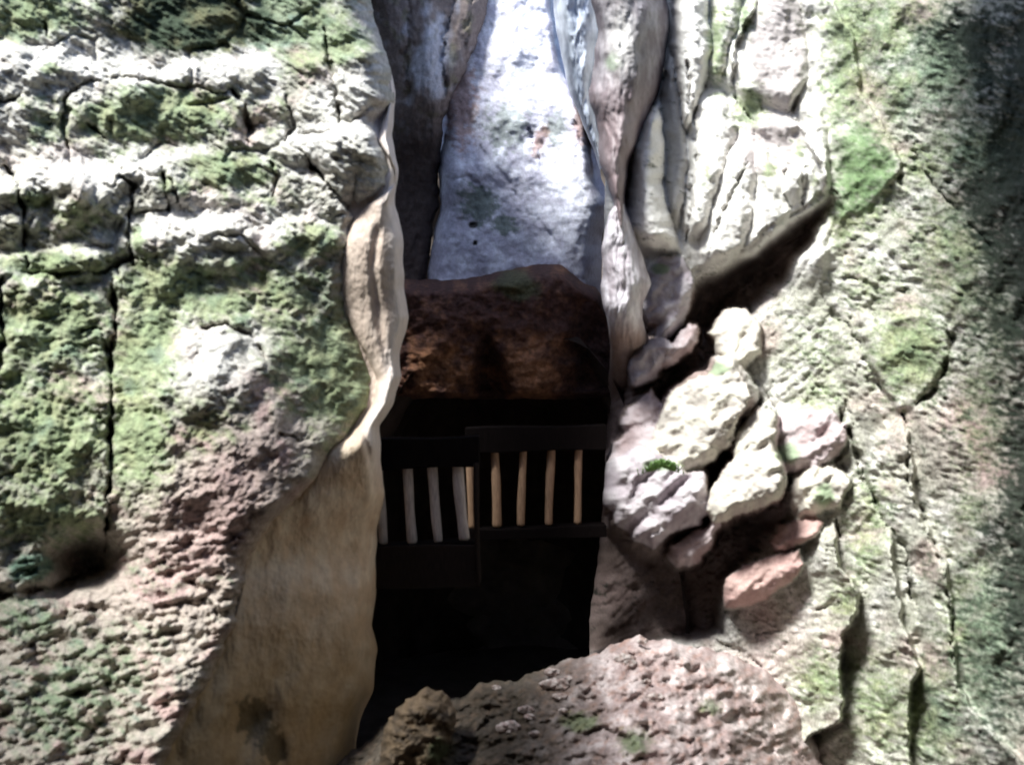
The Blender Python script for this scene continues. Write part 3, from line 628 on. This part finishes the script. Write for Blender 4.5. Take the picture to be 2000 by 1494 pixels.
RW_L = [(1200, -160), (1215, 0), (1190, 200), (1180, 400), (1180, 560), (1195, 640), (1188, 760), (1182, 900), (1176, 1000), (1166, 1100), (1152, 1200), (1150, 1300), (1150, 1700)]
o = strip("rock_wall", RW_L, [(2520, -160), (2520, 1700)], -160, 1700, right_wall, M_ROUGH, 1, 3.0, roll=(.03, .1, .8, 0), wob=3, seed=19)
tag(o, "tall curving limestone wall streaked with moss and near vertical fissures, right of the dark gap", "rock wall")

# ------------------------------------------------------------------ hanging flowstone columns beside the pale back face
def drape(seed, c0, c1, Yb, vert=1.0, moss=None, amp=.05, dark=None, back=0.0):
    def f(x, y):
        xs = x + 16 * fbm(x / 90, y / 90, seed + 5, 2)
        h = 1.5 * amp * fbm(xs / 22, y / 120, seed, 4, .6) + .05 * fbm(x / 40, y / 50, seed + 6, 3) + .016 * fbm(x / 7, y / 40, seed + 1, 3)
        n = fbm(x / 16, y / 70, seed + 2, 4, .6)
        col = mixc(c0, c1, sst(-.3, .35, n))
        if moss is not None:
            for (cx, cy, rx, ry) in moss: col = mixc(col, np.array((.14, .22, .11)), .75 * sst(.4, .8, gauss(x, y, cx, cy, rx, ry) + .4 * n))
        if dark is not None: col = dark(x, y, col)
        return Yb - h + back * sst(585, 790, y) ** 1.3, np.clip(col, .01, .85)
    return f
o = strip("hanging_flowstone", [(1120, -160), (1155, 0), (1168, 60), (1158, 130), (1150, 180), (1166, 240), (1170, 300), (1190, 370), (1203, 420), (1208, 440)],
          [(1300, -160), (1302, 0), (1311, 50), (1304, 110), (1287, 190), (1262, 260), (1238, 320), (1226, 380), (1219, 420), (1216, 440)], -160, 440,
          drape(301, np.array((.13, .105, .12)), np.array((.28, .26, .28)), 9.1, moss=[(1200, 120, 22, 26)], dark=lambda x, y, c: mixc(mixc(c, np.array((.26, .19, .19)), .6 * sst(110, 240, y)), PALE, .9 * gauss(x, y, 1215, 80, 26, 60))), M_SMOOTH, 1, 2.5, nu=70, roll=(.45, .55, .8, 1.9), wob=8, seed=23)  # pale patch near the top left is a painted highlight
tag(o, "bulging grey and brown flowstone column tapering downwards beside the pale back face", "flowstone")
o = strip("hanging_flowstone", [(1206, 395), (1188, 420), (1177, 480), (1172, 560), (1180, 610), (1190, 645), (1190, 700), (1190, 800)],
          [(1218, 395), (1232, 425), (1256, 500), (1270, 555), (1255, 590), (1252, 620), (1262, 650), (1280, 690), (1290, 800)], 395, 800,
          drape(311, np.array((.42, .37, .40)), np.array((.68, .64, .68)), 9.25, back=2.2, dark=lambda x, y, c: mixc(c, BROWN * 1.2, .8 * sst(615, 665, y))), M_SMOOTH, 1, 2.5, nu=60, roll=(.35, .45, .4, .7), wob=7, seed=27)  # foot browned in the colour, painting the shade it fades into
tag(o, "lilac grey flowstone lobe below the bulging column, fading into shade", "flowstone")
o = strip("hanging_flowstone", [(1060, -160), (1080, 0), (1088, 60), (1096, 110), (1112, 180), (1136, 240), (1160, 290), (1172, 330)],
          [(1170, -160), (1165, 0), (1172, 60), (1160, 130), (1153, 180), (1165, 240), (1176, 290), (1184, 330)], -160, 330,
          drape(321, np.array((.34, .38, .46)), np.array((.66, .71, .80)), 10.4, amp=.09), M_SMOOTH, 1, 2.5, nu=40, roll=(.35, .4, 2.4, .8), wob=5, seed=29)
tag(o, "narrow pale blue flowstone sliver squeezed between the back face and the bulging column", "flowstone")
# ------------------------------------------------------------------ rubble slope at the foot of the gap
FS_TOP = [(640, 1494), (700, 1460), (762, 1402), (800, 1370), (832, 1350), (865, 1356), (902, 1366), (940, 1332), (1010, 1328), (1080, 1296), (1170, 1272), (1250, 1238), (1275, 1248), (1300, 1250), (1420, 1275), (1500, 1310), (1580, 1370), (1640, 1420)]
def slope(x, y):
    t = y - along(x, FS_TOP, 0)
    c, s = math.cos(math.radians(-32)), math.sin(math.radians(-32))
    u = x * c + y * s + 9 * fbm(x / 40, y / 40, 701, 2); v = -x * s + y * c
    h = 0.0065 * t + .12 * fbm(x / 90, y / 70, 702, 4)
    p1, _ = worley(u / 30, v / 15, 703)
    h += -.05 * p1 * sst(1000, 1200, x) + .07 * fbm(u / 30, v / 17, 704, 5, .6) + .14 * ridged(x / 110, y / 60, 709, 3) + .07 * fbm(x / 30, y / 26, 710, 4) + .03 * fbm(x / 9, y / 7, 705, 3)
    h = carve(x, y, h, [([(850, 1400), (830, 1440), (820, 1494)], 14, .3), ([(905, 1370), (960, 1400), (930, 1430)], 12, .2), ([(1100, 1430), (1200, 1425), (1230, 1445)], 12, .22), ([(1010, 1370), (1005, 1420)], 6, .12)], 706)
    Y = along(x, [(640, 8.0), (900, 8.0), (1170, 8.15), (1320, 8.15), (1420, 8.5), (1500, 9.0), (1640, 10.0)], 0) - h
    n = fbm(x / 50, y / 40, 707, 4, .6); n2 = fbm(u / 24, v / 12, 708, 4, .6)
    col = mixc(np.array((.34, .26, .25)), np.array((.58, .50, .49)), sst(-.2, .4, n))
    col = (.72 + .28 * sst(1130, 1230, x + 40 * n))[..., None] * mixc(col, np.array((.33, .19, .15)), .7 * sst(0, .45, n2))  # right part kept lighter in the colour, as sunlit
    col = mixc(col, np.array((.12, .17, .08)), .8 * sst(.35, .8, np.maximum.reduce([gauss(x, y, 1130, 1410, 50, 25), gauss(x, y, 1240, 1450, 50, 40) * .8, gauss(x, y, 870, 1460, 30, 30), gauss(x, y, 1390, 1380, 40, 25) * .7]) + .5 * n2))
    col = mixc(col, mixc(np.array((.05, .04, .026)), np.array((.11, .08, .055)), sst(-.1, .4, n2)), .92 * sst(1230, 1000, x + 40 * n))  # left end darkened in the colour, painting the shade over it
    return Y, np.clip(col, .01, .8)
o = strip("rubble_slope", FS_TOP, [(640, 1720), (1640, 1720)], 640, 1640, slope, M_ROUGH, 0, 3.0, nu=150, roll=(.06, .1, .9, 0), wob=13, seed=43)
tag(o, "rough reddish brown rubble slope rising at the foot of the dark gap", "rock slope")

rng = np.random.RandomState(12)
for k in range(18):
    sx = 960 + 480 * rng.rand(); t0 = along(np.array([sx]), FS_TOP, 0)[0]; sy = t0 + 8 + 120 * rng.rand() ** 1.6; rr = 7 + 15 * rng.rand() ** 2
    Ys = slope(np.array([sx]), np.array([sy]))[0][0]
    ang = np.linspace(0, 2 * math.pi, 9)[:-1] + rng.rand() * 2
    po = [(sx + rr * (1.15 + .35 * rng.rand()) * math.cos(a), sy + rr * (.6 + .3 * rng.rand()) * math.sin(a)) for a in ang]
    tone = .8 + .5 * rng.rand()
    o = boulder("loose_stone", po, Ys - .01, rr / F * Ys * .8, M_ROCK, lambda x, y, tn=tone, q=k: mixc(np.array((.30, .22, .20)) * tn, np.array((.48, .42, .40)) * tn, sst(-.3, .3, fbm(x / 9, y / 9, 900 + q, 3))),
                lambda x, y, q=k: .03 * fbm(x / 11, y / 9, 930 + q, 3) + .02 * ridged(x / 16, y / 14, 960 + q, 2), n=2.6, nt=44, nr=9, seed=60 + k, rough=3)
    tag(o, "small loose stone lying on the reddish brown rubble slope", "stone", "loose stones on the rubble slope")
def low_rock_colour(x, y):
    n = fbm(x / 26, y / 22, 731, 4, .6)
    c = mixc(np.array((.075, .055, .038)), np.array((.19, .135, .085)), sst(-.3, .4, n + .5 * sst(1400, 1350, y)))
    return mixc(c, np.array((.07, .10, .05)), .7 * sst(.3, .7, gauss(x, y, 860, 1470, 30, 30) + .5 * n))
o = boulder("boulder", [(742, 1540), (748, 1450), (765, 1404), (800, 1368), (832, 1349), (862, 1358), (888, 1390), (880, 1440), (862, 1490), (860, 1540)], 7.25, .35, M_ROCK, low_rock_colour,
            lambda x, y: .10 * fbm(x / 40, y / 34, 733, 4, .55) + .10 * ridged(x / 70, y / 60, 734, 2) + .015 * fbm(x / 8, y / 7, 735, 3), seed=41, rough=12)
tag(o, "dark brown pointed boulder at the left end of the rubble slope", "boulder")

# ------------------------------------------------------------------ timber railing on the walkway in the gap
W_POST = wood_material("peeled_log", (.52, .455, .43))
W_WARM = wood_material("varnished_log", (.40, .255, .165))
W_DARK = wood_material("dark_timber", (.006, .004, .004))
W_FASC = wood_material("weathered_board", (.022, .016, .014))
def W(px, py, Y): return Vector(((px - 1000) / F * Y, Y, ZC - (py - 747) / F * Y))
def mesh_obj(name, V, Fs, mat, parent=None, smooth=False, bevel=0.0):
    me = bpy.data.meshes.new(name); me.from_pydata([tuple(v) for v in V], [], Fs); me.update()
    if smooth:
        for p in me.polygons: p.use_smooth = True
    me.materials.append(mat)
    o = bpy.data.objects.new(name, me); C.objects.link(o)
    if parent: o.parent = parent; o.location = (0, 0, 0)
    if bevel:
        b = o.modifiers.new("bevel", 'BEVEL'); b.width = bevel; b.segments = 2
    return o
def log_mesh(a, b, r, seed):
    """a peeled round log, a little crooked, with rounded ends"""
    ax = (b - a).normalized(); L = (b - a).length
    e1 = ax.cross(Vector((0, 1, 0))).normalized(); e2 = ax.cross(e1)
    V = []; Fs = []; ns = 14; prof = [(0, .0), (0.004, .6), (.018, .93), (.05, 1)] + [(t, 1) for t in np.linspace(.1, .9, 12)] + [(.95, 1), (.982, .93), (.996, .6), (1, .0)]
    rng = np.random.RandomState(seed)
    ph = rng.rand(4) * 6
    for t, k in prof:
        c = a + ax * (L * t) + e1 * (.006 * math.sin(4 * t + ph[0])) + e2 * (.006 * math.sin(5 * t + ph[1]))
        for j in range(ns):
            an = 2 * math.pi * j / ns
            rr = r * k * (1 + .05 * math.sin(2 * an + ph[2] + 3 * t) + .04 * math.sin(9 * t + ph[3]))
            V.append(c + e1 * (rr * math.cos(an)) + e2 * (rr * math.sin(an)))
    for i in range(len(prof) - 1):
        for j in range(ns):
            Fs.append((i * ns + j, i * ns + (j + 1) % ns, (i + 1) * ns + (j + 1) % ns, (i + 1) * ns + j))
    return V, Fs
def beam(name, pa, pb, ht, dp, mat, parent, org, seed=0):
    """a sawn beam from pa to pb (its top front edge), ht high and dp deep"""
    V = []; Fs = []; n = 14
    back = Vector((0, dp, 0))
    for i in range(n + 1):
        t = i / n; p = pa.lerp(pb, t) - org
        j = .008 * math.sin(7 * t + seed)
        V += [p + Vector((0, 0, j)), p + back + Vector((0, 0, j)), p + back - Vector((0, 0, ht)), p - Vector((0, 0, ht + j))]
    for i in range(n):
        for k in range(4):
            Fs.append((4 * i + k, 4 * i + (k + 1) % 4, 4 * i + 4 + (k + 1) % 4, 4 * i + 4 + k))
    Fs += [(3, 2, 1, 0), (4 * n, 4 * n + 1, 4 * n + 2, 4 * n + 3)]
    return mesh_obj(name, V, Fs, mat, parent, bevel=.012)
def railing(name, label, posts, Yr, x0, x1, top, rail_h, fascia, yb, log):
    org = W((x0 + x1) / 2, yb, Yr)
    t = bpy.data.objects.new(name, None); t.location = org; C.objects.link(t)
    tag(t, label, "railing", "timber railings on the walkway")
    m = Yr / F
    beam("top_beam", W(x0, top[0], Yr - .12), W(x1, top[1], Yr - .12), rail_h * m, .30, W_DARK, t, org)
    beam("bottom_beam", W(x0, posts[0][3] + 2, Yr - .10), W(x1, posts[-1][3] + 2, Yr - .10), .13, .24, W_DARK, t, org, 2)
    if fascia:
        V, Fs = log_mesh(W(x1 - 2, fascia[1] + 74, Yr - .2) - org, W(x1 - 6, top[1] + 50, Yr - .2) - org, .03, 77)
        mesh_obj("corner_post", V, Fs, W_FASC, t, smooth=True)
    for i, (xt, yt, xb, y2, wpx) in enumerate(posts):
        V, Fs = log_mesh(W(xb, y2, Yr) - org, W(xt, yt, Yr) - org, wpx * m / 2, i + int(x0))
        mesh_obj("baluster", V, Fs, log, t, smooth=True)
    if fascia:
        a, b = W(x0, fascia[0], Yr - .16), W(x1, fascia[1], Yr - .16)
        beam("fascia_board", a, b, fascia[2] * m, .06, W_FASC, t, org, 4)
    return t
railing("timber_railing", "nearer timber railing of three thick pale log balusters over a dark board", [(738, 905, 748, 1064, 20), (795, 908, 806, 1062, 20), (843, 908, 857, 1060, 19), (894, 905, 906, 1056, 22)],
        9.4, 690, 936, (860, 853), 58, (1068, 1064, 82), 1150, W_POST)
railing("timber_railing", "farther timber railing of slim orange brown log balusters under a black beam", [(915, 880, 923, 1033, 15), (966, 878, 971, 1030, 17), (1021, 876, 1018, 1028, 15), (1076, 874, 1072, 1026, 16), (1131, 872, 1127, 1024, 15)],
        10.3, 908, 1185, (836, 830), 48, None, 1040, W_WARM)

# ------------------------------------------------------------------ passage, floor and the rest of the cave round the visitor
M_CAVE = rock_material("cave_limestone", .9, 3.0, .4, .4)
def sheet(name, fun, nu, nv, mat, c0=(.10, .08, .07)):
    u, v = np.meshgrid(np.linspace(0, 1, nu), np.linspace(0, 1, nv))
    P = fun(u, v)
    col = np.array(c0)[None, None] * (1 + .5 * fbm(P[..., 0] * 1.3 + P[..., 1], P[..., 2] * 1.3 + P[..., 1] * .4, 801, 4))[..., None]
    o = link_grid(name, P, np.clip(col, .01, .8), mat)
    tag(o, kind="structure"); return o
def floor_f(u, v):
    x = -16 + 34 * u; y = -14 + 34 * v
    return np.stack([x, y, .25 * fbm(x / 2, y / 2, 811, 4) + 0 * x], -1)
sheet("cave_floor", floor_f, 120, 120, M_CAVE)
def passage(u, v):
    # a vaulted tunnel behind the railing, closed at its far end
    a = math.pi * (1.04 * u - .02); r = 2.3 + .3 * fbm(u * 5, v * 6, 821, 4)
    r = r * np.sqrt(np.maximum(0.0, 1 - np.maximum(0, (v - .6) / .4) ** 2))
    x = -.1 - r * np.cos(a); z = 1.0 + r * np.sin(a) * 2.1; y = 11.15 + 6 * v
    return np.stack([x, y, np.where(np.sin(a) < .05, -0.5, z)], -1)
sheet("cave_passage", passage, 60, 40, M_CAVE, (.06, .045, .04))
def shell(u, v):
    a = 2 * math.pi * u
    ca, sa = np.cos(a), np.sin(a)
    rx = 11.5 + 1.2 * fbm(u * 12 + 1, v * 5, 831, 4); ry = 12.5 + 1.2 * fbm(u * 12 + 7, v * 5, 832, 4)
    k = 1 - .06 * sst(.5, 1, v)
    return np.stack([rx * ca * k, 4.5 + ry * sa * k, -0.2 + 10.6 * v], -1)
sheet("cave_wall", shell, 160, 60, M_CAVE, (.16, .13, .11))

SUN_BLOCKERS = [[(-2.2, 7.0), (-2.0, 6.4), (-1.75, 6.4), (-1.6, 7.2), (-1.2, 7.6), (-.5, 8.6), (-.4, 9.7), (-1.5, 10.8), (-4.6, 10.8), (-4.4, 8.6), (-2.95, 7.4)],  # unseen roof lobes, shaped to shade railing, boulder, slope and far right
                [(-3.4, 4.6), (-4.6, 4.6), (-5.1, 3.6), (-5.0, .8), (-3.0, .8), (-3.2, 3.4)],
                [(2.3, 6.6), (1.6, 5.0), (.85, 3.9), (1.2, 3.3), (1.4, 2.7), (3, 2.3), (14, 2.3), (14, 6.6)],
                [(-16, 1.2), (16, 1.2), (16, -14), (-16, -14)], [(-16, -14), (-7.5, -14), (-7.5, 3.0), (-7.9, 4.8), (-8.2, 5.6), (-8.2, 20), (-16, 20)], [(-5, 10.6), (-1.7, 10.6), (-1.7, 12.9), (-5, 12.9)], [(3.4, -14), (16, -14), (16, 20), (3.4, 20)], [(-3.6, 9.0), (-1.6, 9.0), (-1.6, 10.4), (-3.6, 10.4)]]
def ceiling():
    """unseen cave roof, its lobes added to block the sun around a ragged skylight"""
    n = 170
    x, y = np.meshgrid(np.linspace(-14, 14, n), np.linspace(-12, 13, n))
    wx = x + .22 * fbm(x * 1.3, y * 1.3, 841, 4); wy = y + .22 * fbm(x * 1.3, y * 1.3, 842, 4)
    sd = np.max([sdpoly(wx, wy, h) for h in SUN_BLOCKERS], 0)
    z = ZC + 5.2 + .35 * fbm(x / 1.5, y / 1.5, 843, 4) + .3 * np.clip(sd, 0, 2) + .3 * np.clip(y - 9, 0, 5)
    keep = sd > 0
    idx = np.arange(n * n).reshape(n, n)
    f = keep[:-1, :-1] & keep[1:, :-1] & keep[1:, 1:] & keep[:-1, 1:]
    q = np.stack([idx[:-1, :-1][f], idx[:-1, 1:][f], idx[1:, 1:][f], idx[1:, :-1][f]], -1)
    me = bpy.data.meshes.new("shade_ceiling")
    me.from_pydata(np.stack([x, y, z], -1).reshape(-1, 3).tolist(), [], q.tolist()); me.update()
    at = me.color_attributes.new("tint", 'FLOAT_COLOR', 'POINT')
    at.data.foreach_set("color", np.tile(np.array((.16, .13, .11, 1), np.float32), n * n))
    me.materials.append(M_CAVE)
    o = bpy.data.objects.new("shade_ceiling", me); C.objects.link(o); tag(o, kind="structure")
    m = o.modifiers.new("thickness", 'SOLIDIFY'); m.thickness = .7; m.offset = 1
ceiling()

# ------------------------------------------------------------------ a tuft of fine moss and grass on the crest of the purplish boulder
def tuft(name, label, px, py, Y, n, w, hgt, col, seed):
    rng = np.random.RandomState(seed)
    V = []; Fs = []
    for k in range(n):
        bx = rng.randn() * w; by = rng.randn() * w * .35; L = hgt * (.5 + rng.rand()); a = rng.randn() * .5; f = -.3 - .5 * rng.rand()
        b = Vector((bx, by, -.35 * abs(bx) - .02)); tip = b + Vector((math.sin(a) * L, f * L * .8, math.cos(a) * L * (.9 if abs(a) < .8 else .4)))
        m = b.lerp(tip, .55) + Vector((0, -.2 * L, .18 * L)); s = .004 + .004 * rng.rand(); e = Vector((s, 0, 0)); i = len(V)
        V += [b - e, b + e, m + e * .8, m - e * .8, tip]; Fs += [(i, i + 1, i + 2, i + 3), (i + 3, i + 2, i + 4)]
    mt = bpy.data.materials.new(name); mt.use_nodes = True; nd = mt.node_tree.nodes; bs = nd["Principled BSDF"]
    nz = nd.new("ShaderNodeTexNoise"); nz.inputs["Scale"].default_value = 14; cr = nd.new("ShaderNodeValToRGB")
    cr.color_ramp.elements[0].color = (*[c * .6 for c in col], 1); cr.color_ramp.elements[1].color = (*[c * 1.4 for c in col], 1)
    mt.node_tree.links.new(nz.outputs["Fac"], cr.inputs[0]); mt.node_tree.links.new(cr.outputs[0], bs.inputs["Base Color"]); bs.inputs["Roughness"].default_value = .8
    o = mesh_obj(name, V, Fs, mt); o.location = W(px, py, Y)
    tag(o, label, "moss tuft")
tuft("moss_tuft", "small bright green moss tuft growing on a jutting lilac ledge right of the railing", 1292, 908, 8.75, 420, .07, .08, (.13, .24, .06), 5)
